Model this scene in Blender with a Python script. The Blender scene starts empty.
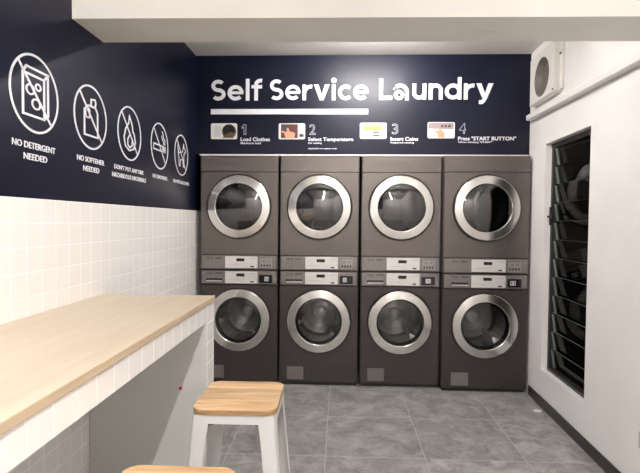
import bpy, bmesh, math, random
from mathutils import Vector, Matrix
random.seed(7)
SC = bpy.context.scene
COL = SC.collection
PI = math.pi

# ------------------------------------------------------------------ materials
def mat(name, color=(.8,.8,.8), rough=.5, metal=0.0, **kw):
    m = bpy.data.materials.new(name); m.use_nodes = True
    b = m.node_tree.nodes['Principled BSDF']
    b.inputs['Base Color'].default_value = (*color, 1)
    b.inputs['Roughness'].default_value = rough
    b.inputs['Metallic'].default_value = metal
    for k, v in kw.items():
        b.inputs[k].default_value = v
    return m
def srgb(r, g, b):
    f = lambda c: ((c/255+.055)/1.055)**2.4 if c/255 > .04045 else c/255/12.92
    return (f(r), f(g), f(b))
def nt(m): return m.node_tree.nodes, m.node_tree.links, m.node_tree.nodes['Principled BSDF']

def noise_mix(m, c1, c2, scale=5, detail=4, stretch=(1,1,1), lo=.35, hi=.65, bump=0.0, rough=None):
    N, L, b = nt(m)
    tc = N.new('ShaderNodeTexCoord'); mp = N.new('ShaderNodeMapping'); mp.inputs['Scale'].default_value = stretch
    no = N.new('ShaderNodeTexNoise'); no.inputs['Scale'].default_value = scale; no.inputs['Detail'].default_value = detail
    cr = N.new('ShaderNodeValToRGB')
    cr.color_ramp.elements[0].position = lo; cr.color_ramp.elements[0].color = (*c1, 1)
    cr.color_ramp.elements[1].position = hi; cr.color_ramp.elements[1].color = (*c2, 1)
    L.new(tc.outputs['Object'], mp.inputs['Vector']); L.new(mp.outputs['Vector'], no.inputs['Vector'])
    L.new(no.outputs['Fac'], cr.inputs['Fac']); L.new(cr.outputs['Color'], b.inputs['Base Color'])
    if bump:
        bp = N.new('ShaderNodeBump'); bp.inputs['Strength'].default_value = bump; bp.inputs['Distance'].default_value = .01
        L.new(no.outputs['Fac'], bp.inputs['Height']); L.new(bp.outputs['Normal'], b.inputs['Normal'])
    if rough:
        mr = N.new('ShaderNodeMapRange'); mr.inputs['To Min'].default_value = rough[0]; mr.inputs['To Max'].default_value = rough[1]
        L.new(no.outputs['Fac'], mr.inputs['Value']); L.new(mr.outputs['Result'], b.inputs['Roughness'])
    return m

def grid_fac(N, L, src, scale, width, offs=(0,0,0)):
    """1 on a grout line of the axis-aligned grid (object coordinates), else 0, per axis list in src 'xyz' string"""
    tc = N.new('ShaderNodeTexCoord'); sp = N.new('ShaderNodeSeparateXYZ'); L.new(tc.outputs['Object'], sp.inputs[0])
    outs = []
    for ax in src:
        i = 'xyz'.index(ax)
        a = N.new('ShaderNodeMath'); a.operation = 'ADD'; a.inputs[1].default_value = -offs[i] + 200*scale[i]
        L.new(sp.outputs[i], a.inputs[0])
        d = N.new('ShaderNodeMath'); d.operation = 'DIVIDE'; d.inputs[1].default_value = scale[i]; L.new(a.outputs[0], d.inputs[0])
        f = N.new('ShaderNodeMath'); f.operation = 'FRACT'; L.new(d.outputs[0], f.inputs[0])
        s = N.new('ShaderNodeMath'); s.operation = 'SUBTRACT'; s.inputs[1].default_value = .5; L.new(f.outputs[0], s.inputs[0])
        ab = N.new('ShaderNodeMath'); ab.operation = 'ABSOLUTE'; L.new(s.outputs[0], ab.inputs[0])
        mr = N.new('ShaderNodeMapRange'); mr.interpolation_type = 'SMOOTHSTEP'
        mr.inputs['From Min'].default_value = .5 - width/scale[i]; mr.inputs['From Max'].default_value = .5 - .35*width/scale[i]
        L.new(ab.outputs[0], mr.inputs['Value']); outs.append((mr.outputs['Result'], d.outputs[0]))
    cur = outs[0][0]
    for o, _ in outs[1:]:
        mx = N.new('ShaderNodeMath'); mx.operation = 'MAXIMUM'; L.new(cur, mx.inputs[0]); L.new(o, mx.inputs[1]); cur = mx.outputs[0]
    return cur, [o[1] for o in outs]

def tile_mat(name, axes, pitch, offs, width, tile, grout, rough=.14, bump=.35, wobble=.05):
    m = mat(name, tile, rough); N, L, b = nt(m)
    g, ids = grid_fac(N, L, axes, pitch, width, offs)
    mx = N.new('ShaderNodeMix'); mx.data_type = 'RGBA'
    mx.inputs['A'].default_value = (*tile, 1); mx.inputs['B'].default_value = (*grout, 1)
    L.new(g, mx.inputs['Factor']); L.new(mx.outputs['Result'], b.inputs['Base Color'])
    mr = N.new('ShaderNodeMapRange'); mr.inputs['To Min'].default_value = rough; mr.inputs['To Max'].default_value = .7
    L.new(g, mr.inputs['Value']); L.new(mr.outputs['Result'], b.inputs['Roughness'])
    # gentle unevenness of each tile face plus sunken grout
    no = N.new('ShaderNodeTexNoise'); no.inputs['Scale'].default_value = 9; no.inputs['Detail'].default_value = 1
    tc = N.new('ShaderNodeTexCoord'); L.new(tc.outputs['Object'], no.inputs['Vector'])
    ml = N.new('ShaderNodeMath'); ml.operation = 'MULTIPLY'; ml.inputs[1].default_value = wobble*10; L.new(no.outputs['Fac'], ml.inputs[0])
    sb = N.new('ShaderNodeMath'); sb.operation = 'SUBTRACT'; L.new(ml.outputs[0], sb.inputs[0]); L.new(g, sb.inputs[1])
    bp = N.new('ShaderNodeBump'); bp.inputs['Strength'].default_value = bump; bp.inputs['Distance'].default_value = .002
    L.new(sb.outputs[0], bp.inputs['Height']); L.new(bp.outputs['Normal'], b.inputs['Normal'])
    return m

M = {}
TILE_W = (.86, .84, .815); GROUT_W = (.93, .925, .91)
M['tile_yz'] = tile_mat('white_tile_side', 'yz', (.1,.1,.1), (0,.08,.003), .0035, TILE_W, GROUT_W)
M['tile_xz'] = tile_mat('white_tile_face', 'xz', (.1,.1,.1), (.045,0,.003), .0035, TILE_W, GROUT_W, bump=.2)
M['navy'] = noise_mix(mat('navy_paint', srgb(30,33,52), .36, **{'Specular IOR Level':.22}), srgb(12,15,34), srgb(16,19,41), 2.5, 2)
M['navy_panel'] = noise_mix(mat('navy_vinyl', srgb(30,33,52), .40, **{'Specular IOR Level':.28}), srgb(11,14,33), srgb(15,18,39), 2, 2)
M['white_wall'] = noise_mix(mat('white_wall_paint', (.80,.77,.75), .55), (.85,.82,.805), (.88,.855,.84), 3, 3, bump=.03)
M['ceiling'] = noise_mix(mat('ceiling_paint', (.78,.76,.72), .7), (.76,.735,.69), (.80,.775,.735), 2, 3)
M['beam'] = noise_mix(mat('beam_paint', (.78,.74,.68), .65), (.77,.745,.705), (.81,.785,.745), 2.5, 3)
M['white_trim'] = mat('white_trim_paint', (.82,.80,.79), .4)
M['vinyl_white'] = mat('white_vinyl', (.80,.80,.84), .5)
M['vinyl_grey'] = mat('thin_outline_vinyl', (.55,.56,.62), .45)
M['base_tile'] = noise_mix(mat('dark_skirting_tile', (.05,.043,.042), .35), (.022,.018,.017), (.036,.030,.029), 8, 4)
# floor: 600 mm matt grey porcelain with cloudy mottling
def floor_mat():
    m = mat('grey_floor_tile', (.2,.2,.2), .42); N, L, b = nt(m)
    g, ids = grid_fac(N, L, 'xy', (.6,.6,.6), .0045, (.525,3.475,0))
    tc = N.new('ShaderNodeTexCoord')
    fl = [];
    for i in ids:
        f = N.new('ShaderNodeMath'); f.operation = 'FLOOR'; L.new(i, f.inputs[0]); fl.append(f)
    cb = N.new('ShaderNodeCombineXYZ'); L.new(fl[0].outputs[0], cb.inputs[0]); L.new(fl[1].outputs[0], cb.inputs[1])
    wn = N.new('ShaderNodeTexWhiteNoise'); wn.noise_dimensions = '3D'; L.new(cb.outputs[0], wn.inputs['Vector'])
    sc = N.new('ShaderNodeVectorMath'); sc.operation = 'SCALE'; sc.inputs['Scale'].default_value = 9; L.new(wn.outputs['Color'], sc.inputs[0])
    ad = N.new('ShaderNodeVectorMath'); ad.operation = 'ADD'; L.new(tc.outputs['Object'], ad.inputs[0]); L.new(sc.outputs[0], ad.inputs[1])
    n1 = N.new('ShaderNodeTexNoise'); n1.inputs['Scale'].default_value = 6.5; n1.inputs['Detail'].default_value = 9; n1.inputs['Roughness'].default_value = .76
    n1.inputs['Distortion'].default_value = .6
    L.new(ad.outputs[0], n1.inputs['Vector'])
    cr = N.new('ShaderNodeValToRGB'); e = cr.color_ramp.elements
    e[0].position = .36; e[0].color = (.155,.150,.147,1); e[1].position = .66; e[1].color = (.40,.39,.384,1)
    L.new(n1.outputs['Fac'], cr.inputs['Fac'])
    # per tile tone
    hv = N.new('ShaderNodeHueSaturation'); mr = N.new('ShaderNodeMapRange'); mr.inputs['To Min'].default_value = .9; mr.inputs['To Max'].default_value = 1.1
    L.new(wn.outputs['Value'], mr.inputs['Value']); L.new(mr.outputs['Result'], hv.inputs['Value']); L.new(cr.outputs['Color'], hv.inputs['Color'])
    mx = N.new('ShaderNodeMix'); mx.data_type = 'RGBA'; mx.inputs['B'].default_value = (.39,.382,.375,1)
    L.new(hv.outputs['Color'], mx.inputs['A']); L.new(g, mx.inputs['Factor']); L.new(mx.outputs['Result'], b.inputs['Base Color'])
    r2 = N.new('ShaderNodeMapRange'); r2.inputs['To Min'].default_value = .32; r2.inputs['To Max'].default_value = .6
    L.new(n1.outputs['Fac'], r2.inputs['Value']); L.new(r2.outputs['Result'], b.inputs['Roughness'])
    bp = N.new('ShaderNodeBump'); bp.inputs['Strength'].default_value = .25; bp.inputs['Distance'].default_value = .003
    iv = N.new('ShaderNodeMath'); iv.operation = 'SUBTRACT'; iv.inputs[0].default_value = 1; L.new(g, iv.inputs[1])
    L.new(iv.outputs[0], bp.inputs['Height']); L.new(bp.outputs['Normal'], b.inputs['Normal'])
    return m
M['floor'] = floor_mat()
M['counter_wood'] = noise_mix(mat('pale_counter_wood', (.74,.6,.43), .38), (.56,.46,.345), (.64,.545,.425), 3, 6, (9,.9,6), .3, .7, rough=(.3,.45))
M['counter_edge'] = noise_mix(mat('counter_edge_wood', (.55,.39,.24), .5), (.50,.385,.26), (.58,.46,.32), 4, 5, (6,1,12), .3, .7)
# stool seat: solid boards with a different tone each
def seat_mat():
    m = mat('oiled_ash_boards', (.7,.5,.3), .36); N, L, b = nt(m)
    tc = N.new('ShaderNodeTexCoord'); sp = N.new('ShaderNodeSeparateXYZ'); L.new(tc.outputs['Object'], sp.inputs[0])
    d = N.new('ShaderNodeMath'); d.operation = 'MULTIPLY_ADD'; d.inputs[1].default_value = 9.85; d.inputs[2].default_value = 1.5; L.new(sp.outputs[1], d.inputs[0])
    f = N.new('ShaderNodeMath'); f.operation = 'FLOOR'; L.new(d.outputs[0], f.inputs[0])
    wn = N.new('ShaderNodeTexWhiteNoise'); wn.noise_dimensions = '1D'; L.new(f.outputs[0], wn.inputs['W'])
    mp = N.new('ShaderNodeMapping'); mp.inputs['Scale'].default_value = (3,26,26); L.new(tc.outputs['Object'], mp.inputs['Vector'])
    sc = N.new('ShaderNodeVectorMath'); sc.operation = 'SCALE'; sc.inputs['Scale'].default_value = 7; L.new(wn.outputs['Color'], sc.inputs[0])
    ad = N.new('ShaderNodeVectorMath'); ad.operation = 'ADD'; L.new(mp.outputs[0], ad.inputs[0]); L.new(sc.outputs[0], ad.inputs[1])
    no = N.new('ShaderNodeTexNoise'); no.inputs['Scale'].default_value = 1.4; no.inputs['Detail'].default_value = 5; no.inputs['Distortion'].default_value = .5
    L.new(ad.outputs[0], no.inputs['Vector'])
    cr = N.new('ShaderNodeValToRGB'); e = cr.color_ramp.elements
    e[0].position = .3; e[0].color = (.43,.25,.115,1); e[1].position = .68; e[1].color = (.72,.51,.30,1); L.new(no.outputs['Fac'], cr.inputs['Fac'])
    hv = N.new('ShaderNodeHueSaturation'); mr = N.new('ShaderNodeMapRange'); mr.inputs['To Min'].default_value = .82; mr.inputs['To Max'].default_value = 1.12
    L.new(wn.outputs['Value'], mr.inputs['Value']); L.new(mr.outputs['Result'], hv.inputs['Value']); L.new(cr.outputs['Color'], hv.inputs['Color'])
    fr = N.new('ShaderNodeMath'); fr.operation = 'FRACT'; L.new(d.outputs[0], fr.inputs[0])
    ls = N.new('ShaderNodeMath'); ls.operation = 'LESS_THAN'; ls.inputs[1].default_value = .022; L.new(fr.outputs[0], ls.inputs[0])
    mx = N.new('ShaderNodeMix'); mx.data_type = 'RGBA'; mx.inputs['B'].default_value = (.34,.19,.08,1)
    L.new(ls.outputs[0], mx.inputs['Factor']); L.new(hv.outputs['Color'], mx.inputs['A']); L.new(mx.outputs['Result'], b.inputs['Base Color'])
    return m
M['seat'] = seat_mat()
M['seat_edge'] = noise_mix(mat('oiled_shaded_seat_edge', (.4,.24,.11), .45), (.27,.15,.065), (.46,.28,.135), 6, 5, (3,3,30), .3, .7)  # oiled end grain, with the shading of the seat's sides darkened into the colour
M['stool_white'] = mat('white_powder_coat', (.58,.575,.56), .4)
M['stool_dark'] = mat('dark_underside_steel', (.10,.10,.10), .5)
# machines
def steel(name, c, rough, metal=.75, stretch=(60,60,2)):
    m = mat(name, c, rough, metal)
    return noise_mix(m, tuple(x*.93 for x in c), tuple(x*1.05 for x in c), 3, 3, stretch, .3, .7)
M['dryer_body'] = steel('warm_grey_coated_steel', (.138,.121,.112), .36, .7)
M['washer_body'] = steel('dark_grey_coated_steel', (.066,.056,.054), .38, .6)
M['fascia_grey'] = steel('grey_fascia', (.22,.20,.19), .36, .6)
def ring_mat():
    m = mat('brushed_chrome', (.64,.625,.60), .2, 1.0); N, L, b = nt(m)
    b.inputs['Anisotropic'].default_value = .8; b.inputs['Anisotropic Rotation'].default_value = .25
    tg = N.new('ShaderNodeTangent'); tg.direction_type = 'RADIAL'; tg.axis = 'Y'
    L.new(tg.outputs['Tangent'], b.inputs['Tangent'])
    return m
M['ring'] = ring_mat()
M['coin_grey'] = steel('mid_grey_coin_panel', (.30,.28,.27), .4, .5)
M['black_rubber'] = mat('black_rubber', (.012,.012,.013), .5)
M['black_gloss'] = mat('black_gloss_plastic', (.012,.012,.014), .15)
M['dark_slot'] = mat('dark_slot', (.02,.018,.018), .6)
M['silver_panel'] = steel('silver_panel', (.66,.645,.63), .38, .35, (2,60,60))
M['pale_plate'] = mat('pale_coin_plate', (.55,.56,.58), .35, .4)
M['sticker_grey'] = mat('grey_filter_cover', (.165,.152,.150), .45, .3)
M['white_led'] = mat('small_white_button', (.85,.85,.85), .3)
def glass_mat(name, tint, refl_ior=1.6, rough=.02, body=(.01,.01,.01), opacity=.0):
    m = bpy.data.materials.new(name); m.use_nodes = True; N = m.node_tree.nodes; L = m.node_tree.links; N.clear()
    o = N.new('ShaderNodeOutputMaterial'); t = N.new('ShaderNodeBsdfTransparent'); t.inputs[0].default_value = (*tint, 1)
    g = N.new('ShaderNodeBsdfGlossy'); g.inputs['Roughness'].default_value = rough
    fr = N.new('ShaderNodeFresnel'); fr.inputs['IOR'].default_value = refl_ior
    mx = N.new('ShaderNodeMixShader'); L.new(fr.outputs[0], mx.inputs[0]); L.new(t.outputs[0], mx.inputs[1]); L.new(g.outputs[0], mx.inputs[2])
    L.new(mx.outputs[0], o.inputs['Surface']); return m
M['dryer_glass'] = glass_mat('smoked_door_glass', (.34,.34,.35), 2.0)
M['washer_glass'] = glass_mat('clear_door_glass', (.80,.80,.80), 1.45)
M['louvre_glass'] = glass_mat('green_tinted_louvre_glass', (.24,.31,.28), 1.16, .03)
def drum_mat():
    m = mat('perforated_drum_steel', (.42,.41,.40), .3, .95); N, L, b = nt(m)
    tc = N.new('ShaderNodeTexCoord'); v = N.new('ShaderNodeTexVoronoi'); v.inputs['Scale'].default_value = 42; v.inputs['Randomness'].default_value = .15
    L.new(tc.outputs['Object'], v.inputs['Vector'])
    cr = N.new('ShaderNodeValToRGB'); cr.color_ramp.elements[0].position = .22; cr.color_ramp.elements[0].color = (.03,.03,.03,1)
    cr.color_ramp.elements[1].position = .30; cr.color_ramp.elements[1].color = (.45,.44,.43,1)
    L.new(v.outputs['Distance'], cr.inputs['Fac']); L.new(cr.outputs['Color'], b.inputs['Base Color']); return m
M['drum'] = drum_mat()
M['hub'] = mat('pale_hub_steel', (.78,.76,.73), .35, .6)
M['fan_white'] = mat('ivory_fan_plastic', (.76,.735,.70), .45)
M['fan_inner'] = mat('grey_fan_duct', (.15,.135,.12), .45)
M['window_frame'] = mat('dark_bronze_frame', (.04,.038,.037), .4, .4)
M['clip'] = mat('pale_green_louvre_clip', (.22,.26,.24), .4, .2)
M['glass_edge'] = mat('lit_glass_edge', (.13,.17,.155), .3)  # green glass edge, made paler to paint in the light the edges catch
M['night'] = mat('dark_brick_outside', (.02,.022,.024), .8)
M['red'] = mat('red_plastic', (.55,.02,.03), .4)
M['paper'] = mat('white_paper', (.75,.74,.72), .7)
M['socket'] = mat('grey_socket_plate', (.50,.49,.485), .4)
def emit(name, c, s):
    m = bpy.data.materials.new(name); m.use_nodes = True; N = m.node_tree.nodes; b = N['Principled BSDF']
    b.inputs['Base Color'].default_value = (.9,.9,.9,1); b.inputs['Emission Color'].default_value = (*c, 1); b.inputs['Emission Strength'].default_value = s
    return m
for k, c in dict(p_black=(22,20,22), p_brown=(96,78,58), p_skin=(214,150,120), p_skin2=(190,120,95), p_yellow=(206,196,80), p_grey=(150,140,146), p_dgrey=(70,66,70),
                 p_maroon=(92,52,50), p_light=(205,203,208), p_mauve=(158,138,142)).items():
    M[k] = mat('print_'+k[2:], srgb(*c), .45)

# ------------------------------------------------------------------ mesh helpers
def obj(name, bm, m, parent=None, smooth=False, angle=None):
    me = bpy.data.meshes.new(name); bmesh.ops.recalc_face_normals(bm, faces=bm.faces[:]); bm.to_mesh(me); bm.free()
    ms = m if isinstance(m, (list, tuple)) else [m]
    for x in ms: me.materials.append(x)
    o = bpy.data.objects.new(name, me); COL.objects.link(o)
    if parent: o.parent = parent
    if smooth:
        for p in me.polygons: p.use_smooth = True
        me.set_sharp_from_angle(angle=math.radians(angle or 40))
    return o
def thing(name, label, cat, loc=(0,0,0), rotz=0, group=None):
    o = bpy.data.objects.new(name, None); COL.objects.link(o); o.location = loc; o.rotation_euler = (0,0,rotz)
    o.empty_display_size = .05
    return tag(o, label, cat, group)
def tag(o, label, cat, group=None):
    o['label'] = label; o['category'] = cat
    if group: o['group'] = group
    return o
def struct(o): o['kind'] = 'structure'; return o
def box(bm, x0, x1, y0, y1, z0, z1, bev=0, seg=2, mi=0):
    b2 = bmesh.new(); bmesh.ops.create_cube(b2, size=1)
    for v in b2.verts: v.co = Vector((x0+(v.co.x+.5)*(x1-x0), y0+(v.co.y+.5)*(y1-y0), z0+(v.co.z+.5)*(z1-z0)))
    if bev: bmesh.ops.bevel(b2, geom=b2.edges[:], offset=bev, segments=seg, profile=.5, affect='EDGES')
    for f in b2.faces: f.material_index = mi
    t = bpy.data.meshes.new('t'); b2.to_mesh(t); b2.free(); bm.from_mesh(t); bpy.data.meshes.remove(t); return bm
def B(*a, **k): return box(bmesh.new(), *a, **k)
def lathe(bm, prof, n=64, axis='y', c=(0,0,0), close=True, arc=None, mi=0):
    """prof: (radius, t) pairs; revolve about axis through c."""
    a0, a1 = arc or (0, 2*PI); full = arc is None
    cnt = n if full else n+1; rings = []
    for r, t in prof:
        ring = []
        if r < 1e-6:
            co = {'y':(0,t,0),'z':(0,0,t),'x':(t,0,0)}[axis]; v = bm.verts.new(Vector(c)+Vector(co)); ring = [v]*cnt
        else:
            for i in range(cnt):
                a = a0+(a1-a0)*i/n; p, q = r*math.cos(a), r*math.sin(a)
                co = {'y':(p,t,q),'z':(p,q,t),'x':(t,p,q)}[axis]; ring.append(bm.verts.new(Vector(c)+Vector(co)))
        rings.append(ring)
    for ra, rb in zip(rings, rings[1:]):
        for i in range(n if not full else cnt):
            j = (i+1) % cnt
            if not full and i+1 >= cnt: continue
            vs = []
            for v in (ra[i], ra[j], rb[j], rb[i]):
                if v not in vs: vs.append(v)
            if len(vs) > 2:
                try: f = bm.faces.new(vs); f.material_index = mi
                except ValueError: pass
    return bm
def rr(w, h, r, n=6, cx=0, cz=0):
    pts = []
    for sx, sz, a in ((1,1,0),(-1,1,90),(-1,-1,180),(1,-1,270)):
        for i in range(n+1):
            t = math.radians(a+90*i/n); pts.append((cx+sx*(w/2-r)+r*math.cos(t), cz+sz*(h/2-r)+r*math.sin(t)))
    return pts
def prism(bm, pts, d0, d1, plane='xz', mi=0):
    """extrude polygon pts from depth d0 to d1 along the axis left over by plane"""
    def co(p, d): return {'xz':(p[0],d,p[1]),'xy':(p[0],p[1],d),'yz':(d,p[0],p[1])}[plane]
    A = [bm.verts.new(co(p,d0)) for p in pts]; Bq = [bm.verts.new(co(p,d1)) for p in pts]
    fs = [bm.faces.new(A), bm.faces.new(Bq[::-1])]; n = len(pts)
    for i in range(n): fs.append(bm.faces.new((A[i],A[(i+1)%n],Bq[(i+1)%n],Bq[i])))
    for f in fs: f.material_index = mi
    return bm
def stroke(bm, pts, w, d0, d1, plane='xz', closed=False):
    """a flat ribbon of width w along a polyline, extruded"""
    n = len(pts); P = [Vector(p) for p in pts]; Lr = []; Rr = []
    for i in range(n):
        if closed: a, b = P[(i-1)%n], P[(i+1)%n]
        else: a, b = P[max(i-1,0)], P[min(i+1,n-1)]
        p0 = P[i]
        t1 = (p0-a) if (p0-a).length > 1e-9 else (b-p0); t2 = (b-p0) if (b-p0).length > 1e-9 else (p0-a)
        t1 = t1.normalized(); t2 = t2.normalized(); t = (t1+t2)
        t = t.normalized() if t.length > 1e-6 else t1
        nn = Vector((-t.y, t.x)); k = max(.45, nn.dot(Vector((-t1.y, t1.x)))); o = nn*(w/2/k)
        Lr.append(p0+o); Rr.append(p0-o)
    for i in range(n if closed else n-1):
        j = (i+1)%n; prism(bm, [Lr[i],Lr[j],Rr[j],Rr[i]], d0, d1, plane)
    return bm
def ring_pts(cx, cz, r, n=48, a0=0, a1=360, rz=None):
    full = abs(a1-a0) >= 360; m = n if full else n+1
    return [(cx+r*math.cos(math.radians(a0+(a1-a0)*i/n)), cz+(rz or r)*math.sin(math.radians(a0+(a1-a0)*i/n))) for i in range(m)]

def text_mesh(s, x0, x1, z0, z1, y, thick=.002, bold=0.0, outline=0.0, keep=False):
    """flat lettering in the XZ plane fitted to the box x0..x1, z0..z1, front face at y-thick"""
    cu = bpy.data.curves.new('lettering', 'FONT'); cu.body = s; cu.size = 1; cu.offset = bold; cu.resolution_u = 4
    if outline: cu.fill_mode = 'NONE'
    o = bpy.data.objects.new('lettering', cu); COL.objects.link(o)
    dg = bpy.context.evaluated_depsgraph_get(); dg.update()
    me = bpy.data.meshes.new_from_object(o.evaluated_get(dg)); bpy.data.objects.remove(o); bpy.data.curves.remove(cu)
    xs = [v.co.x for v in me.vertices]; ys = [v.co.y for v in me.vertices]
    mx, Mx, my, My = min(xs), max(xs), min(ys), max(ys)
    bm = bmesh.new(); bm.from_mesh(me); bpy.data.meshes.remove(me)
    for f in bm.faces: f.smooth = False
    for v in bm.verts:
        X = x0+(v.co.x-mx)/(Mx-mx)*(x1-x0); Z = z0+(v.co.y-my)/(My-my)*(z1-z0)
        v.co = Vector((X, y - thick, Z))
    if outline:
        loops = []; left = set(bm.verts)
        while left:
            v = left.pop(); lp = [v]
            while True:
                nx = [e.other_vert(lp[-1]) for e in lp[-1].link_edges if e.other_vert(lp[-1]) in left]
                if not nx: break
                lp.append(nx[0]); left.discard(nx[0])
            pts = [(q.co.x, q.co.z) for q in lp]; pp = [pts[0]]
            for q in pts[1:]:
                if math.dist(q, pp[-1]) > 8e-4: pp.append(q)
            loops.append(pp)
        bm.free(); bm = bmesh.new()
        for pp in loops:
            if len(pp) > 3: stroke(bm, pp, outline, y-thick, y, 'xz', True)
        return bm
    bmesh.ops.remove_doubles(bm, verts=bm.verts[:], dist=1e-6)
    r = bmesh.ops.extrude_face_region(bm, geom=bm.faces[:])
    for v in [g for g in r['geom'] if isinstance(g, bmesh.types.BMVert)]: v.co.y = y
    return bm

# geometric bold sans drawn by hand for the headline: cap height 1, stroke .19
def arc(cx, cz, rx, rz, a0, a1, n=22): return [(cx+rx*math.cos(math.radians(a0+(a1-a0)*i/n)), cz+rz*math.sin(math.radians(a0+(a1-a0)*i/n))) for i in range(n+1)]
SW = .168
GLYPH = {
 'S': (.66, [(arc(.33,.702,.225,.202,38,270)+arc(.33,.297,.24,.203,88,-142), SW)]),
 'e': (.73, [(arc(.365,.37,.275,.278,-2,318,32), SW*.98), ([(.10,.37),(.70,.37)], .125)]),
 'l': (.19, [([(.095,0),(.095,1.03)], SW)]),
 'f': (.50, [([(.205,0),(.205,.74)]+arc(.405,.76,.2,.185,180,72,12), SW), ([(0,.655),(.47,.655)], .15)]),
 'r': (.47, [([(.095,0),(.095,.74)], SW), (arc(.40,.33,.30,.315,178,78,14), SW)]),
 'v': (.73, ['P', [(0,.74),(.215,.74),(.365,.265),(.515,.74),(.73,.74),(.455,0),(.275,0)]]),
 'i': (.24, [([(.12,0),(.12,.74)], SW), 'D']),
 'c': (.63, [(arc(.365,.37,.275,.278,45,315,30), SW)]),
 'L': (.60, [([(.095,0),(.095,1.0)], SW), ([(.02,.09),(.60,.09)], .18)]),
 'u': (.63, [([(.095,.74),(.095,.31)]+arc(.31,.31,.215,.222,180,360,16), SW), ([(.535,0),(.535,.74)], SW)]),
 'n': (.63, [([(.095,0),(.095,.74)], SW), (arc(.315,.43,.22,.222,180,0,16)+[(.535,0)], SW)]),
 'd': (.73, [(ring_pts(.355,.37,.268,36,rz=.278), SW, 1), ([(.635,0),(.635,1.03)], SW)]),
 'y': (.73, ['P', [(0,.74),(.215,.74),(.37,.28),(.515,.74),(.73,.74),(.455,.02),(.28,.02)], ([(.39,.10),(.315,-.06),(.24,-.125),(.12,-.12)], .17)]),
}
def headline(s_, x0, x1, zb, cap, thick=.004):
    bm = bmesh.new(); total = sum(GLYPH[c][0] for c in s_)+.075*(len(s_)-1); k = (x1-x0)/total; x = 0
    T_ = lambda pts: [(x0+(x+px)*k, zb+pz*cap) for px, pz in pts]
    for c in s_:
        w, items = GLYPH[c]; skip = False
        for n_, it in enumerate(items):
            if it == 'P': skip = True; continue
            if it == 'D': prism(bm, T_(ring_pts(.12,.93,.12,24)), -thick, 0); continue
            if skip: prism(bm, T_(it), -thick, 0); skip = False; continue
            stroke(bm, T_(it[0]), it[1]*(k+cap)/2, -thick-.00003*n_, 0, 'xz', len(it) > 2)
        x += w+.075
    return bm

# ------------------------------------------------------------------ constants of the room
XL = -1.2557; DM = 4.1228; YS = 4.1528; HC = 2.836
SLOPE = .036
WR = math.atan(SLOPE)                                    # the right wall leans in a little towards the viewer
def wr(y, off=0.0): return 1.586 - off - SLOPE*(DM-y)
RY0, RY1 = -2.6, 4.95
BORD = 1.503

# floor, ceiling
struct(obj('floor', B(XL-.15, 1.75, RY0-.15, RY1+.15, -.1, 0), M['floor']))
struct(obj('ceiling', B(XL-.15, 1.75, RY0-.15, RY1+.15, HC, HC+.1), M['ceiling']))
# left wall: tiled below, navy above
bm = B(XL-.15, XL, RY0, RY1, 0, BORD)
wl = struct(obj('wall_left', bm, M['tile_yz']))
obj('painted_upper_wall', B(XL-.15, XL, RY0, RY1, BORD, HC), M['navy'], wl)
# walls behind the machines and behind the viewer
struct(obj('wall_back', B(XL-.15, 1.75, RY1, RY1+.15, 0, HC), M['white_wall']))
struct(obj('wall_rear', B(XL-.15, 1.75, RY0-.15, RY0, 0, HC), M['white_wall']))
# bulkhead over the machines (navy sign wall)
struct(obj('wall_front', B(XL, 1.70, YS, RY1, 1.992, HC), M['navy_panel']))
struct(obj('trim_1', B(XL+.035, 1.575, YS-.012, YS+.05, 1.980, 1.992), M['white_trim']))
# beam
bm = B(XL-.05, 1.70, 2.222, 2.522, 2.352, HC)
for v in bm.verts: v.co.y += .012*(v.co.x-XL)
struct(obj('ceiling_beam', bm, M['beam']))

# right wall in its own turned frame: local +y runs along the wall away from the viewer, local -x is the room side
def on_right(o): o.location = (1.586, DM, 0); o.rotation_euler = (0,0,-WR); return o
def wy(y): return (y-DM)/math.cos(WR)
W0, W1, WZ0, WZ1 = wy(3.077), wy(3.795), .275, 2.028
bm = bmesh.new(); T = .16
box(bm, 0, T, wy(RY0)-.3, W0, 0, HC); box(bm, 0, T, W1, wy(RY1)+.1, 0, HC)
box(bm, 0, T, W0, W1, 0, WZ0); box(bm, 0, T, W0, W1, WZ1, HC)
on_right(struct(obj('wall_right', bm, M['white_wall'])))
bm = B(-.011, 0, wy(RY0), wy(4.03), 0, .076, bev=.002)
on_right(struct(obj('baseboard_right', bm, M['base_tile'])))
# white casing strip under the fan
bm = B(-.052, 0, wy(.2), wy(4.10), 2.268, 2.312, bev=.005)
for v in bm.verts: v.co.z += .021*v.co.y
on_right(struct(obj('trim_2', bm, M['white_trim'])))

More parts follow.
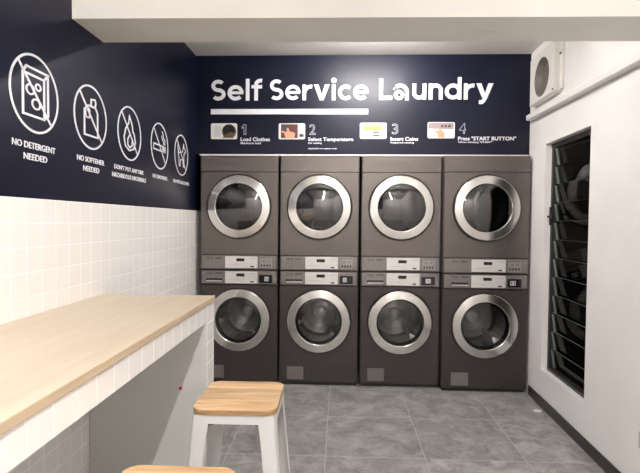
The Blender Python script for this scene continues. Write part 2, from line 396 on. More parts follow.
# louvre window
win = on_right(struct(thing('window_1', 'tall dark glass louvre window set in the white right wall', 'window')))
if 'category' in win: del win['category']
S = .045
bm = bmesh.new(); fw = .028
box(bm, S, S+.07, W0, W0+fw, WZ0, WZ1, .002); box(bm, S, S+.07, W1-fw, W1, WZ0, WZ1, .002)
box(bm, S, S+.07, W0, W1, WZ0, WZ0+fw, .002); box(bm, S, S+.07, W0, W1, WZ1-.035, WZ1, .002)
obj('window_frame', bm, M['window_frame'], win)
nl = 12; z0 = WZ0+.03; pitch = (WZ1-.035-z0)/nl
for i in range(nl):
    zc = z0+pitch*(i+.5); tl = math.radians(-9); hh = pitch*.56
    a = Vector((S+.035-hh*math.sin(tl)*-1, 0, zc-hh*math.cos(tl)))
    pa = (S+.035-hh*math.sin(tl), zc-hh*math.cos(tl)); pb = (S+.035+hh*math.sin(tl), zc+hh*math.cos(tl))
    d = Vector((pb[1]-pa[1], -(pb[0]-pa[0]))).normalized()*.003
    bm = bmesh.new(); prism(bm, [(pa[0]-d.x,pa[1]-d.y),(pb[0]-d.x,pb[1]-d.y),(pb[0]+d.x,pb[1]+d.y),(pa[0]+d.x,pa[1]+d.y)], W0+fw, W1-fw, 'xz')
    g_ = obj('louvre_glass', bm, [M['louvre_glass'], M['glass_edge']], win)
    for p_ in g_.data.polygons:
        if abs(p_.normal.z) > .7: p_.material_index = 1
    bm = bmesh.new(); k = .9
    def L(t, o): return (S+.035+hh*k*t*math.sin(tl)+o*math.cos(tl), zc+hh*k*t*math.cos(tl)-o*math.sin(tl))
    prism(bm, [L(-.95,-.009), L(.95,-.009), L(.95,.009), L(-.95,.009)], W1-fw-.028, W1-fw-.001, 'xz')
    obj('louvre_clip', bm, M['clip'], win)
# lever that opens the louvres
bm = bmesh.new(); zl = 1.475
box(bm, S-.012, S+.004, W1-.030, W1-.004, zl-.07, zl+.07, .003); box(bm, S-.03, S-.012, W1-.10, W1-.012, zl-.012, zl+.004, .004)
box(bm, S-.034, S-.020, W1-.115, W1-.09, zl-.02, zl+.02, .003)
obj('window_lever', bm, M['black_rubber'], win)
bm = B(.0, S+.002, W0+.0, W1, WZ0, WZ0+.006, .001); obj('window_sill', bm, M['white_trim'], win)
# the neighbouring wall seen darkly through the glass
on_right(struct(obj('wall_outside', B(1.1, 1.2, W0-1.2, W1+2.0, -.1, HC), M['night'])))

# socket just inside the picture on the right wall
so = on_right(thing('wall_socket', 'grey wall socket plate low on the white right wall', 'socket'))
so.location = (wr(2.425), 2.425, .333)
bm = B(-.011, 0, -.043, .043, -.043, .043, .004); obj('socket_plate', bm, M['socket'], so)
bm = B(-.016, -.0112, -.022, -.004, .006, .030, .001); obj('socket_switch', bm, M['white_trim'], so)
bm = bmesh.new()
for dy in (-.012,.012): box(bm, -.0125, -.0112, dy-.003, dy+.003, -.022, -.010)
obj('socket_slot', bm, M['dark_slot'], so)

# ------------------------------------------------------------------ exhaust fan box on the right wall
fan = on_right(thing('exhaust_fan', 'ivory square exhaust fan housing with round opening, high on right wall', 'fan'))
fy = wy(3.765); fan.location = Vector((1.586, DM, 0)) + Matrix.Rotation(-WR, 3, 'Z') @ Vector((0, fy, 2.530))
def holed_plate(bm, half_w, z0, z1, R, x0, x1, n=64):
    """plate in the yz plane with a round hole of radius R at the origin"""
    angs = [2*PI*i/n for i in range(n)]
    for cy, cz in ((half_w,z1),(-half_w,z1),(-half_w,z0),(half_w,z0)):
        a = math.atan2(cz, cy) % (2*PI); k = min(range(n), key=lambda i: abs(angs[i]-a)); angs[k] = a
    def edge(a):
        c, s = math.cos(a), math.sin(a); t = 9
        if c > 1e-9: t = min(t, half_w/c)
        if c < -1e-9: t = min(t, -half_w/c)
        if s > 1e-9: t = min(t, z1/s)
        if s < -1e-9: t = min(t, z0/s)
        return c*t, s*t
    O0 = [bm.verts.new((x0, *edge(a))) for a in angs]; O1 = [bm.verts.new((x1, *edge(a))) for a in angs]
    I0 = [bm.verts.new((x0, R*math.cos(a), R*math.sin(a))) for a in angs]; I1 = [bm.verts.new((x1, R*math.cos(a), R*math.sin(a))) for a in angs]
    for i in range(n):
        j = (i+1)%n
        bm.faces.new((O0[i],O0[j],I0[j],I0[i])); bm.faces.new((O1[i],O1[j],I1[j],I1[i]))
        bm.faces.new((O0[i],O0[j],O1[j],O1[i])); bm.faces.new((I0[i],I0[j],I1[j],I1[i]))
    return bm
obj('housing', holed_plate(bmesh.new(),   .240, -.166, .195, .146, -.056, -.001), M['fan_white'], fan)
bm = lathe(bmesh.new(), [(.146,-.0555),(.142,-.050),(.134,-.028),(.120,-.006),(.05,-.003),(0,-.003)], 64, 'x'); obj('duct', bm, M['fan_inner'], fan, True)
bm = bmesh.new()
box(bm, -.020, -.001, -.282, -.241, -.160, .30, .003)
obj('mounting_plate', bm, M['fan_white'], fan)
bm = lathe(bmesh.new(), [(0,-.030),(.007,-.029),(.008,-.02)], 16, 'x', (0,-.262,.09)); obj('bolt', bm, M['dark_slot'], fan, True)
bm = lathe(bmesh.new(), [(0,-.062),(.006,-.061),(.007,-.0558)], 16, 'x', (0,-.222,-.150)); obj('bolt', bm, M['dark_slot'], fan, True)

# ------------------------------------------------------------------ washers and dryers (front face at local y = -F)
F = .37
def front_body(bm, w, z0, z1, zc, R, mi=0, c=.010, n=96):
    """a box section with rounded front edges and a round hole of radius R at height zc"""
    h = w/2; angs = [2*PI*i/n for i in range(n)]
    for cx, cz in ((h,z1-zc),(-h,z1-zc),(-h,z0-zc),(h,z0-zc)):
        a = math.atan2(cz, cx) % (2*PI); k = min(range(n), key=lambda i: abs(angs[i]-a)); angs[k] = a
    def edge(a):
        C, S_ = math.cos(a), math.sin(a); t = 9
        if abs(C) > 1e-9: t = min(t, h/abs(C))
        if S_ > 1e-9: t = min(t, (z1-zc)/S_)
        if S_ < -1e-9: t = min(t, (z0-zc)/S_)
        return C*t, zc+S_*t
    def cl(p, e): return (max(-h+e, min(h-e, p[0])), max(z0+e*.3, min(z1-e*.3, p[1])))
    E_ = [edge(a) for a in angs]; rings = []
    rings.append([(R*math.cos(a), -F+.06, zc+R*math.sin(a)) for a in angs])
    rings.append([(R*math.cos(a), -F, zc+R*math.sin(a)) for a in angs])
    for e, y in ((c,-F),(c*.3,-F+c*.3),(0,-F+c),(0,F)): rings.append([(cl(p,e)[0], y, cl(p,e)[1]) for p in E_])
    RV = [[bm.verts.new(p) for p in r] for r in rings]
    for ra, rb in zip(RV, RV[1:]):
        for i in range(n):
            j = (i+1)%n; f = bm.faces.new((ra[i],ra[j],rb[j],rb[i])); f.material_index = mi
    f = bm.faces.new(RV[-1]); f.material_index = mi
    return bm
def section(bm, w, z0, z1, c=.010, mi=0):
    h = w/2; pts = [(-h,F),(-h,-F+c),(-h+c*.3,-F+c*.3),(-h+c,-F),(h-c,-F),(h-c*.3,-F+c*.3),(h,-F+c),(h,F)]
    return prism(bm, pts, z0, z1, 'xy', mi)

def door(parent, zc, ring_label, glass, kind):
    d = obj('door', lathe(bmesh.new(), [(.196,-F-.006),(.1975,-F-.022),(.200,-F-.0275),(.2035,-F-.0290),(.235,-F-.0262),(.264,-F-.0228),(.2685,-F-.0200),(.2708,-F-.0140),(.2715,-F-.002)], 128, 'y', (0,0,0)), M['ring'], parent, True, 9)
    d.location = (0,0,zc); d['label'] = ring_label
    b = obj('outer_bezel', lathe(bmesh.new(), [(.2715,-F-.0015),(.2722,-F-.010),(.277,-F-.011),(.2815,-F-.006),(.282,-F-.0005)], 96), M['black_rubber'], d, True)
    if kind == 'dryer':
        pr = [(0,-F-.044),(.05,-F-.0428),(.1,-F-.0392),(.15,-F-.0330),(.18,-F-.0278),(.195,-F-.0245),(.1955,-F-.0200),(.18,-F-.0235),(.15,-F-.0288),(.1,-F-.035),(.05,-F-.0385),(0,-F-.0398)]
    else:
        pr = [(0,-F-.030),(.05,-F-.0294),(.1,-F-.0275),(.15,-F-.0245),(.18,-F-.0220),(.195,-F-.0205),(.1955,-F-.0165),(.18,-F-.018),(.15,-F-.0205),(.1,-F-.0235),(.05,-F-.0254),(0,-F-.026)]
    g = obj('door_glass', lathe(bmesh.new(), pr, 96), glass, d, True, 60)
    # grip recess at the right edge of the ring
    bm = bmesh.new(); A0, A1 = math.radians(-36), math.radians(-20); N_ = 8
    rows = [[bm.verts.new((r_*math.cos(A0+(A1-A0)*i/N_), y_, r_*math.sin(A0+(A1-A0)*i/N_))) for r_, y_ in ((.246,-F-.0238),(.247,-F-.0290),(.2635,-F-.0275),(.2645,-F-.0215))] for i in range(N_+1)]
    for a_, b_ in zip(rows, rows[1:]):
        for i in range(4): bm.faces.new((a_[i],a_[(i+1)%4],b_[(i+1)%4],b_[i]))
    bm.faces.new(rows[0]); bm.faces.new(rows[-1][::-1])
    h = obj('door_handle', bm, M['ring'], d, True, 30)
    # inner black gasket lip
    gk = obj('gasket', lathe(bmesh.new(), [(.196,-F-.006),(.187,-F+.004),(.182,-F+.03),(.205,-F+.055)], 72), M['black_rubber'], d, True)
    return d
def drum(parent, zc, mat_, lifters=True):
    d = obj('drum', lathe(bmesh.new(), [(.215,-F+.062),(.225,-F+.075),(.225,-F+.40),(.20,-F+.43),(.06,-F+.40),(0,-F+.395)], 72), mat_, parent, True, 30); d.location = (0,0,zc)
    hb = obj('drum_hub', lathe(bmesh.new(), [(.062,-F+.400),(.058,-F+.385),(.04,-F+.375),(0,-F+.372)], 40), M['hub'], d, True)
    if lifters:
        for k in range(3):
            a = math.radians(70+120*k); bm = bmesh.new()
            ca, sa = math.cos(a), math.sin(a)
            def P(r, t, y): return (r*ca-t*sa, y, r*sa+t*ca)
            for (ya, yb, ra) in ((-F+.09,-F+.41,.158),):
                q = [P(.224,-.035,ya),P(ra,-.010,ya+.02),P(ra,.010,ya+.02),P(.224,.035,ya)]; q2 = [P(.224,-.035,yb),P(ra,-.010,yb-.02),P(ra,.010,yb-.02),P(.224,.035,yb)]
                A = [bm.verts.new(p) for p in q]; Bv = [bm.verts.new(p) for p in q2]
                bm.faces.new(A); bm.faces.new(Bv[::-1])
                for i in range(4): bm.faces.new((A[i],A[(i+1)%4],Bv[(i+1)%4],Bv[i]))
            obj('drum_lifter', bm, M['drum'], d)
    return d
def logo(parent, x, z):
    """the small round emblem and dark wording on the fascia"""
    bm = bmesh.new(); stroke(bm, ring_pts(x+.012, z, .0085, 20), .003, -F-.0055, -F-.004, 'xz', True)
    bm2 = text_mesh('LG', x+.028, x+.052, z-.0075, z+.0075, -F-.004, .0015, .02)
    me = bpy.data.meshes.new('t'); bm2.to_mesh(me); bm2.free(); bm.from_mesh(me); bpy.data.meshes.remove(me)
    return obj('maker_emblem', bm, M['dark_slot'], parent)
def silver_panel(parent, zb, zt):
    p = obj('control_panel', B(-.118,.163,-F-.010,-F-.003,zb,zt,.0025), M['silver_panel'], parent)
    p['label'] = 'pale silver control panel'
    zd = zt-.031
    obj('display', B(-.020,.050,-F-.0116,-F-.0098,zd-.013,zd+.013,.001), M['black_gloss'], p)
    obj('start_button', B(.102,.132,-F-.0118,-F-.0098,zb+.010,zb+.021,.0015), M['dark_slot'], p)
    obj('start_light', lathe(bmesh.new(), [(0,-F-.0125),(.006,-F-.0120),(.0065,-F-.0098)], 14, 'y', (.147,0,zb+.018)), M['white_led'], p, True)
    bm = bmesh.new()
    box(bm, .098, .150, -F-.0106, -F-.0098, zt-.022, zt-.019)
    obj('panel_print', bm, M['p_grey'], p)
    obj('panel_print', B(-.100, .0, -F-.0106, -F-.0098, zb+.029, zb+.031), M['p_grey'], p)
    return p

DRY_H0 = .9966
def make_dryer(w, label):
    t = thing('tumble_dryer', label, 'dryer', group='dryers stacked on top of the washers')
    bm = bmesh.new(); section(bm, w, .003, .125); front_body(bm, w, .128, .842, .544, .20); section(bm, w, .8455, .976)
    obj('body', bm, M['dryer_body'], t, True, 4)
    obj('fascia', B(-w/2+.014, w/2-.014, -F-.004, -F+.004, .010, .121, .002), M['fascia_grey'], t)
    logo(t, -.300+.02, .098)
    bm = bmesh.new(); box(bm, -.205,-.150,-F-.0052,-F-.0039,.0945,.1015); obj('model_print', bm, M['dark_slot'], t)
    silver_panel(t, .013, .117)
    c = obj('coin_panel', B(.180,.290,-F-.0075,-F-.003,.014,.117,.002), M['coin_grey'], t)
    bm = bmesh.new()
    for k in range(4): obj('push_button', B(.192+.0235*k,.206+.0235*k,-F-.0095,-F-.0074,.030,.048,.001), M['dark_slot'], c)
    for k in range(2): obj('panel_print', B(.200+.047*k,.228+.040*k,-F-.0083,-F-.0074,.074,.080), M['p_dgrey'], c)
    obj('panel_print', B(.188,.282,-F-.0083,-F-.0074,.102,.107), M['p_dgrey'], c)
    door(t, .544, 'brushed chrome porthole door', M['dryer_glass'], 'dryer')
    drum(t, .544, M['drum'])
    return t
def make_washer(w, label, coin):
    t = thing('washing_machine', label, 'washing machine', group='washing machines on the floor')
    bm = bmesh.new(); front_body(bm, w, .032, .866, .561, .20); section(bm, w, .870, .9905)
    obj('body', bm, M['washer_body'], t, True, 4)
    obj('plinth', B(-w/2+.012, w/2-.012, -F+.02, F-.02, 0, .0315), M['black_rubber'], t)
    obj('fascia', B(-w/2+.014, w/2-.014, -F-.004, -F+.004, .874, .986, .002), M['fascia_grey'], t)
    logo(t, -.300+.02, .966)
    bm = bmesh.new(); box(bm, -.205,-.140,-F-.0052,-F-.0039,.9625,.9695); obj('model_print', bm, M['dark_slot'], t)
    silver_panel(t, .878, .982)
    d = obj('detergent_drawer', B(-.305,-.128,-F-.009,-F-.003,.882,.950,.003), M['fascia_grey'], t)
    bm = B(-.285,-.142,-F-.0105,-F-.0088,.896,.921,.002); obj('drawer_slot', bm, M['dark_slot'], d)
    bm = B(-.280,-.142,-F-.018,-F-.0103,.894,.903,.003); obj('drawer_handle', bm, M['silver_panel'], d)
    c = obj('coin_box', B(.178,.290,-F-.016,-F-.003,.886,.955,.004), M['black_gloss'], t); c['label'] = 'black coin box with a pale plate'
    x0, x1, s = coin
    obj('coin_plate', B(x0,x1,-F-.018,-F-.0158,.902,.940,.0015), M['pale_plate'], c)
    bm = text_mesh(s, x0+.008, x1-.008, .909, .933, -F-.018, .0008, .02); obj('coin_print', bm, M['p_dgrey'], c)
    door(t, .561, 'brushed chrome porthole door', M['washer_glass'], 'washer')
    drum(t, .561, M['drum'])
    obj('filter_cover', B(-.272,-.128,-F-.004,-F+.003,.020+.03,.162,.003), M['sticker_grey'], t)
    return t
cx = [-.871, -.178, .517, 1.212]; ww = [.676, .678, .678, .706]; my = [DM, DM, DM, DM-.07]
ld = ['dark grey tumble dryer above the washer next to the white tiled wall',
      'dark grey tumble dryer second from the tiled wall, under the word Self Service end',
      'dark grey tumble dryer under the word Laundry, third from the tiled wall',
      'dark grey tumble dryer beside the white wall with the louvre window']
ld[1] = 'dark grey tumble dryer below the Select Temperature sign, second from the tiled wall'
lw = ['dark washing machine on the floor, partly hidden behind the counter end',
      'dark washing machine on the floor behind the wooden stool, second from the tiled wall',
      'dark washing machine on the floor, third from the tiled wall and second from louvre window',
      'dark washing machine on the floor in the corner by the louvre window']
coins = [(.226,.262,'10'),(.206,.238,'12'),(.212,.254,'10'),(.198,.244,'11')]
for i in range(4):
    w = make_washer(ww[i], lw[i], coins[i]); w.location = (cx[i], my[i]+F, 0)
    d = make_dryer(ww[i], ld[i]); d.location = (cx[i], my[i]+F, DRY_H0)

# ------------------------------------------------------------------ counter
CE, CX = 2.494, -.658
top = tag(obj('countertop', B(XL+.001, CX+.006, -.9, CE+.004, .998, 1.026, .003), [M['counter_wood'], M['counter_edge']]), 'long pale wooden countertop along the white tiled wall', 'countertop')
for p in top.data.polygons:
    if abs(p.normal.x) > .7 or abs(p.normal.y) > .7: p.material_index = 1
cb = thing('counter_base', 'white tiled counter base with apron and end panel under the wooden top', 'counter', (CX, CE, 0))
def shift(bm, dx, dy): bmesh.ops.translate(bm, vec=(dx,dy,0), verts=bm.verts[:]); return bm
bm = B(CX-.10, CX, -.9, CE-.145, .912, .9975, .0015); ap = obj('apron', shift(bm,-CX,-CE), M['tile_yz'], cb)
bm = bmesh.new(); box(bm, XL+.002, CX, CE-.145, CE, 0, .9975, .0015)
ep = obj('end_panel', shift(bm,-CX,-CE), [M['tile_yz'], M['stool_white']], cb)
for p in ep.data.polygons:
    if abs(p.normal.y) > .7: p.material_index = 1
bm = lathe(bmesh.new(), [(0,-.008),(.006,-.0075),(.008,-.005),(.008,-.0005)], 20, 'y', (0,0,0))
rs = tag(obj('red_button', bm, M['red'], None, True), 'tiny red round stud on the white counter end panel', 'stud'); rs.location = (-.787, CE-.145, .582)

# ------------------------------------------------------------------ stools
def make_stool(label):
    t = thing('bar_stool', label, 'stool', group='wood topped stools along the counter')
    bm = bmesh.new(); pts = rr(.298, .30, .042, 8); n = len(pts)
    rings = [[((x*(1-i[1]/.15)), y*(1-i[1]/.15), i[0]) for x, y in pts] for i in ((.743,.003),(.7445,0),(.762,0),(.7645,.0015),(.765,.004))]
    RV = [[bm.verts.new(p) for p in r] for r in rings]
    for a, b in zip(RV, RV[1:]):
        for i in range(n): bm.faces.new((a[i],a[(i+1)%n],b[(i+1)%n],b[i]))
    bm.faces.new(RV[0][::-1]); bm.faces.new(RV[-1])
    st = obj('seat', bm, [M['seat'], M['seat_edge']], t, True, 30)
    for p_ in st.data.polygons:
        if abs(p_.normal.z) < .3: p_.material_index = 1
    # sheet steel skirt with rounded corners under the seat
    bm = bmesh.new(); o_ = rr(.288, .288, .036, 8); i_ = rr(.283, .283, .034, 8)
    R1 = [[bm.verts.new((x*s, y*s, z)) for x, y in p] for p, z, s in ((o_,.7425,1),(o_,.712,1.022),(i_,.712,1.022),(i_,.7425,1))]
    for k in range(4):
        a, b = R1[k], R1[(k+1)%4]
        for i in range(n): bm.faces.new((a[i],a[(i+1)%n],b[(i+1)%n],b[i]))
    obj('skirt', bm, M['stool_white'], t, True, 40)
    # legs: pressed steel angle, wide at the top and tapering to the foot
    for sx in (-1,1):
        for sy in (-1,1):
            bm = bmesh.new(); rows = []
            for z, half, fl in ((.742,.1440,.070),(.712,.1465,.059),(.66,.1505,.055),(.35,.175,.046),(0,.204,.036)):
                r = .012; c = half; q = []
                out = [(c-fl,c),(c-r,c),(c-r*.3,c-r*.3),(c,c-r),(c,c-fl)]; th = .0022
                inn = [(c-th,c-fl),(c-th,c-r),(c-r*.3-th,c-r*.3-th),(c-r,c-th),(c-fl,c-th)]
                rows.append([bm.verts.new((sx*x, sy*y, z)) for x, y in out+inn])
            for a, b in zip(rows, rows[1:]):
                for i in range(10): bm.faces.new((a[i],a[(i+1)%10],b[(i+1)%10],b[i]))
            bm.faces.new(rows[0]); bm.faces.new(rows[-1][::-1])
            obj('leg', bm, M['stool_white'], t, True, 35)
    bm = bmesh.new(); stroke(bm, [(-.128,-.128),(.128,.128)], .026, .690, .697, 'xy'); stroke(bm, [(-.128,.128),(.128,-.128)], .026, .6825, .6895, 'xy')
    obj('under_brace', bm, M['stool_dark'], t)
    return t
s1 = make_stool('wood topped white metal stool standing by the counter end panel')
s1.location = (-.366, 1.785, 0); s1.rotation_euler = (0,0,math.radians(.5))
s2 = s1.copy(); COL.objects.link(s2)
for ch in list(s1.children):
    c = ch.copy(); COL.objects.link(c); c.parent = s2
s2['label'] = 'nearest wood topped stool, only the far edge of its seat showing'
s2.location = (-.412, 1.10, 0); s2.rotation_euler = (0,0,0)

# paper scrap on the floor near the window
bm = bmesh.new(); P4 = [(-.03,-.012,.003),(.025,-.016,.001),(.034,.010,.004),(-.005,.016,.008),(-.028,.008,.002)]
A = [bm.verts.new(p) for p in P4]; C_ = [bm.verts.new((x,y,z+.002)) for x,y,z in P4]
bm.faces.new(A); bm.faces.new(C_[::-1])
for i in range(5): bm.faces.new((A[i],A[(i+1)%5],C_[(i+1)%5],C_[i]))
ps = tag(obj('paper_scrap', bm, M['paper']), 'scrap of white paper on the grey floor near the dark skirting', 'paper'); ps.location = (1.50, 3.66, 0)

# ------------------------------------------------------------------ lettering on the navy wall over the machines
hl = thing('headline_sign', 'large white Self Service Laundry lettering with underline on the navy wall', 'sign', (0,YS,0))
for s, a, b, zb, cap in (('Self',-1.125,-.675,2.452,.180),('Service',-.617,.232,2.454,.180),('L',.318,.430,2.456,.180),('undry',.597,1.277,2.458,.182)):
    obj('lettering', headline(s, a, b, zb, cap), M['vinyl_white'], hl)
# the letter a drawn as a drum with bubbles
bm = bmesh.new(); ax, az = .488, 2.497
stroke(bm, ring_pts(ax, az, .0285, 32), .029, -.004, 0, 'xz', True)
stroke(bm, arc(.497, 2.518, .058, .058, 128, 0, 18)+[(.555, 2.453)], .032, -.00403, 0)
prism(bm, ring_pts(.446, 2.549, .0085, 16), -.004, 0)
obj('lettering', bm, M['vinyl_white'], hl)
obj('underline', B(-1.125,.228,-.004,0,2.335,2.380), M['vinyl_white'], hl)

def rrprism(cx_, cz_, w, h, r, d0, d1): return prism(bmesh.new(), rr(w, h, r, 6, cx_, cz_), d0, d1)
def step(num, title, sub, x0, xt, xe, xs, zt, label, extra=None, zo=0):
    """one instruction: picture card, outlined numeral, bold title and a smaller line"""
    t = thing('instruction_sign', label, 'sign', (0,YS,0), group='numbered instructions on the navy wall')
    c = obj('picture_card', rrprism(x0+.114, 2.190+zo, .228, .136, .014, -.003, 0), M['paper'], t)
    xn = xt+.012
    if num == '1':
        q = [(xn+px*.034, 2.163+zo+pz*.085) for px, pz in ((0,.80),(.55,1),(1,1),(1,0),(.5,0),(.5,.74),(0,.60))]
        bm_ = stroke(bmesh.new(), q, .0036, -.002, 0, 'xz', True)
    else: bm_ = text_mesh(num, xn, xn+.050, 2.163+zo, 2.248+zo, 0, outline=.0036)
    obj('numeral', bm_, M['vinyl_grey'], t)
    obj('title', text_mesh(title, xt, xe, 2.105+zo if 'p' not in title else 2.099+zo, 2.138+zo, 0, .002, .022), M['vinyl_white'], t)
    obj('caption', text_mesh(sub, xt, xs, 2.080+zo, 2.097+zo, 0, .0015, .02), M['vinyl_white'], t)
    if extra: obj('caption', text_mesh(extra[0], xt, extra[1], 2.035+zo, 2.050+zo, 0, .0015, .02), M['vinyl_white'], t)
    return t, c, x0, 2.122+zo
def pic(parent, name, bm, m): return obj(name, bm, m, parent)
def poly(pts, d=.0045): return prism(bmesh.new(), pts, -d, -.003)
# 1: drum opening
t, c, x, z = step('1', 'Load Clothes', 'Maximum load', -1.124, -.866, -.612, -.69, 0, 'instruction 1 with a picture of a dark drum opening, Load Clothes')
pic(c, 'picture_drum', poly([p for p in ring_pts(x+.158, z+.066, .062, 40) if p[1] > z+.008]), M['p_brown'])
pic(c, 'picture_drum_hole', poly([p for p in ring_pts(x+.158, z+.074, .051, 40)], .0055), M['p_black'])
pic(c, 'picture_clothes', poly([(x+.10,z+.012),(x+.195,z+.010),(x+.205,z+.05),(x+.17,z+.062),(x+.13,z+.04)], .0065), M['p_brown'])
pic(c, 'picture_panel', poly([(x+.03,z+.02),(x+.085,z+.02),(x+.095,z+.11),(x+.03,z+.115)], .0045), M['p_light'])
# 2: finger on a control panel
t, c, x, z = step('2', 'Select Temperature', 'Per setting', -.536, -.282, .105, -.165, 0, 'instruction 2 with a hand pressing a dark panel, Select Temperature', ('Applicable to washer only', -.035))
pic(c, 'picture_panel', poly([(x+.02,z+.010),(x+.165,z+.010),(x+.165,z+.128),(x+.02,z+.128)]), M['p_maroon'])
pic(c, 'picture_screen', poly([(x+.022,z+.07),(x+.08,z+.07),(x+.08,z+.124),(x+.022,z+.124)], .0052), M['p_dgrey'])
pic(c, 'picture_hand', poly([(x+.06,z+.008),(x+.135,z+.008),(x+.142,z+.05),(x+.115,z+.066),(x+.100,z+.06),(x+.082,z+.098),(x+.070,z+.094),(x+.070,z+.06),(x+.03,z+.072),(x+.022,z+.06),(x+.05,z+.05)], .0058), M['p_skin'])
pic(c, 'picture_buttons', poly([(x+.178,z+.02),(x+.215,z+.02),(x+.215,z+.045),(x+.178,z+.045)]), M['p_dgrey'])
# 3: coins
t, c, x, z = step('3', 'Insert Coins', 'Required setting', .160, .422, .655, .62, 0, 'instruction 3 with a pale card of yellow coins, Insert Coins', None, .005)
bm = bmesh.new()
for k in range(4): prism(bm, ring_pts(x+.055+.037*k, z+.092, .021, 20, rz=.026), -.0045-.0002*k, -.003)
pic(c, 'picture_coins', bm, M['p_yellow'])
bm = bmesh.new()
for k in range(2): box(bm, x+.110, x+.165, -.0045, -.003, z+.022+.026*k, z+.034+.026*k)
box(bm, x+.172, x+.190, -.0045, -.003, z+.018, z+.030)
pic(c, 'picture_print', bm, M['p_dgrey'])
# 4: start button
t, c, x, z = step('4', 'Press "START BUTTON"', 'When blinking "START"', .733, .990, 1.474, 1.275, 0, 'instruction 4 with a finger under a mauve panel, Press START BUTTON', None, .010)
pic(c, 'picture_panel', poly([(x+.006,z+.082),(x+.216,z+.076),(x+.220,z+.120),(x+.212,z+.130),(x+.016,z+.130),(x+.006,z+.120)]), M['p_mauve'])
bm = bmesh.new()
for k in range(3): box(bm, x+.112+.03*k, x+.132+.03*k, -.0055, -.0044, z+.092, z+.112)
pic(c, 'picture_buttons', bm, M['p_dgrey'])
pic(c, 'picture_hand', poly([(x+.088,z+.006),(x+.145,z+.006),(x+.142,z+.045),(x+.118,z+.066),(x+.104,z+.088),(x+.094,z+.084),(x+.094,z+.060),(x+.066,z+.066),(x+.062,z+.056),(x+.082,z+.040)], .0056), M['p_skin'])

# ------------------------------------------------------------------ prohibition signs on the left wall (local x runs along the wall)
def prohibition(y, label, lines, draw):
    t = thing('prohibition_sign', label, 'sign', (XL, y, 1.93), PI/2, 'round prohibition signs on the navy side wall')
    # local +x -> world +y, local -y -> world +x (room side)
    obj('ring', stroke(bmesh.new(), ring_pts(0,0,.155,72), .0092, -.003, 0, 'xz', True), M['vinyl_white'], t)
    obj('slash', stroke(bmesh.new(), [(-.108,.112),(.108,-.112)], .0095, -.0034, 0), M['vinyl_white'], t)
    bm = bmesh.new(); draw(bm)
    kx = {'d_box':1.28,'d_bottle':1.28,'d_flame':1.35}.get(draw.__name__, 1.0)
    for v in bm.verts: v.co.x *= kx
    obj('pictogram', bm, M['vinyl_white'], t)
    for s, x0, x1, za, zb in lines: obj('caption', text_mesh(s, x0, x1, za, zb, 0, .002, .014), M['vinyl_white'], t)
D0, D1 = -.0028, 0
def d_box(bm):
    q = [(-.062,-.092),(.045,-.092),(.045,.072),(-.062,.072)]; stroke(bm, q, .009, D0, D1, 'xz', True)
    stroke(bm, [(-.062,.072),(-.045,.100),(.066,.100),(.045,.072)], .009, D0, D1); stroke(bm, [(.066,.100),(.066,-.072),(.045,-.092)], .009, D0, D1)
    for x, z, r in ((-.026,.012,.019),(.014,.032,.013),(.003,-.040,.020)): stroke(bm, ring_pts(x,z,r,20), .007, D0, D1, 'xz', True)
def d_bottle(bm):
    stroke(bm, [(-.050,-.092),(.050,-.092),(.050,.030),(.034,.056),(-.022,.056),(-.050,.030)], .009, D0, D1, 'xz', True)
    stroke(bm, [(.000,.058),(.000,.090),(.030,.096),(.036,.080),(.030,.058)], .009, D0, D1)
    stroke(bm, rr(.030,.048,.013,4,-.026,.018), .007, D0, D1, 'xz', True)
def d_flame(bm):
    stroke(bm, [(-.004,.104),(-.012,.062),(-.042,.020),(-.058,-.030),(-.045,-.078),(-.006,-.100),(.038,-.084),(.056,-.040),(.044,.006),(.030,.020),(.026,.048),(.012,.078)], .009, D0, D1, 'xz', True)
    stroke(bm, [(.002,.000),(-.022,-.036),(-.022,-.066),(-.002,-.082),(.022,-.066),(.024,-.034)], .008, D0, D1, 'xz', True)
def d_smoke(bm):
    stroke(bm, [(-.112,-.030),(.106,-.030),(.106,.006),(-.112,.006)], .010, D0, D1, 'xz', True); box(bm, .048,.106, D0, D1, -.030,.006)
    stroke(bm, [(.095,.020),(.098,.052),(.070,.066),(.060,.094),(.040,.108)], .008, D0, D1); stroke(bm, [(.070,.020),(.072,.040),(.046,.052),(.036,.080)], .008, D0, D1)
def d_dog(bm):
    stroke(bm, [(-.088,.062),(-.066,.012),(-.020,.022),(.026,.030),(.044,.070),(.054,.090),(.066,.066),(.098,.050),(.094,.034),(.066,.024),(.056,-.014),(.064,-.086),(.044,-.086),(.030,-.032),(-.026,-.038),(-.034,-.086),(-.056,-.086),(-.060,-.026),(-.076,.006)], .009, D0, D1, 'xz', True)
prohibition(1.945, 'round white no detergent sign with a crossed out powder box', [('NO DETERGENT',-.145,.135,-.226,-.200),('NEEDED',-.078,.075,-.272,-.246)], d_box)
prohibition(2.388, 'round white no softener sign with a crossed out bottle', [('NO SOFTENER',-.132,.132,-.226,-.200),('NEEDED',-.078,.078,-.272,-.246)], d_bottle)
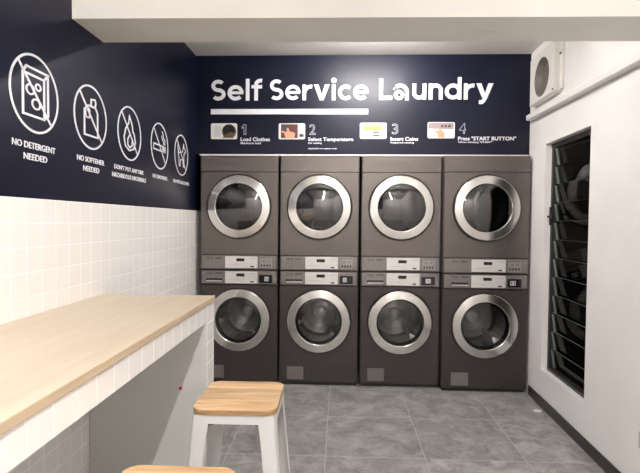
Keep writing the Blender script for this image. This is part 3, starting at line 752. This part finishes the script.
prohibition(2.834, 'round white sign with a crossed out flame against fire hazards', [("DON'T PUT ANY FIRE",-.200,.195,-.226,-.200),('HAZARDOUS MATERIALS',-.225,.235,-.272,-.246)], d_flame)
prohibition(3.311, 'round white no smoking sign with a crossed out cigarette', [('NO SMOKING',-.125,.140,-.226,-.200)], d_smoke)
prohibition(3.767, 'round white sign with a crossed out dog nearest the machines', [('NO PETS ALLOWED',-.185,.190,-.226,-.200)], d_dog)

# ------------------------------------------------------------------ lights
WARM = (1.0,.965,.935)
def batten(x, y, ln, power, label, z=HC, along='y'):
    t = thing('tube_light', label, 'lamp', (x,y,z), PI/2 if along == 'y' else 0)
    obj('tube_body', B(-ln/2, ln/2, -.03, .03, -.04, 0, .004), M['white_trim'], t)
    obj('tube', lathe(bmesh.new(), [(0,-ln/2+.02),(.013,-ln/2+.02),(.013,ln/2-.02),(0,ln/2-.02)], 20, 'x', (0,0,-.056)), emit('tube_glow', WARM, power), t, True)
batten(.27, 3.33, .62, 420, 'short white tube light on the ceiling between the beam and sign wall', HC, 'x')
batten(.05, .10, 1.15, 400, 'white tube light on the ceiling in front of the beam')
batten(.05, -1.75, 1.15, 400, 'added white fill tube on the ceiling near the rear wall, out of view')  # unseen tube added as fill for the right wall and machine fronts

w = bpy.data.worlds.new('night'); SC.world = w; w.use_nodes = True
w.node_tree.nodes['Background'].inputs[0].default_value = (.5,.6,.8,1); w.node_tree.nodes['Background'].inputs[1].default_value = .004

# ------------------------------------------------------------------ camera
cam = bpy.data.cameras.new('camera'); co = bpy.data.objects.new('camera', cam); COL.objects.link(co)
cam.sensor_fit = 'HORIZONTAL'; cam.sensor_width = 36; cam.lens = 482.052/640*36; cam.clip_start = .02
yaw, pitch, roll = .0416, -.0314, -.0086
co.location = (0,0,1.4194)
Rm = Matrix.Rotation(yaw,3,'Z') @ Matrix.Rotation(PI/2+pitch,3,'X') @ Matrix.Rotation(-roll,3,'Z')
co.rotation_euler = Rm.to_euler(); SC.camera = co

vs = SC.view_settings; vs.view_transform = 'Standard'; vs.look = 'None'; vs.gamma = 1; vs.use_curve_mapping = False; vs.exposure = 0.32
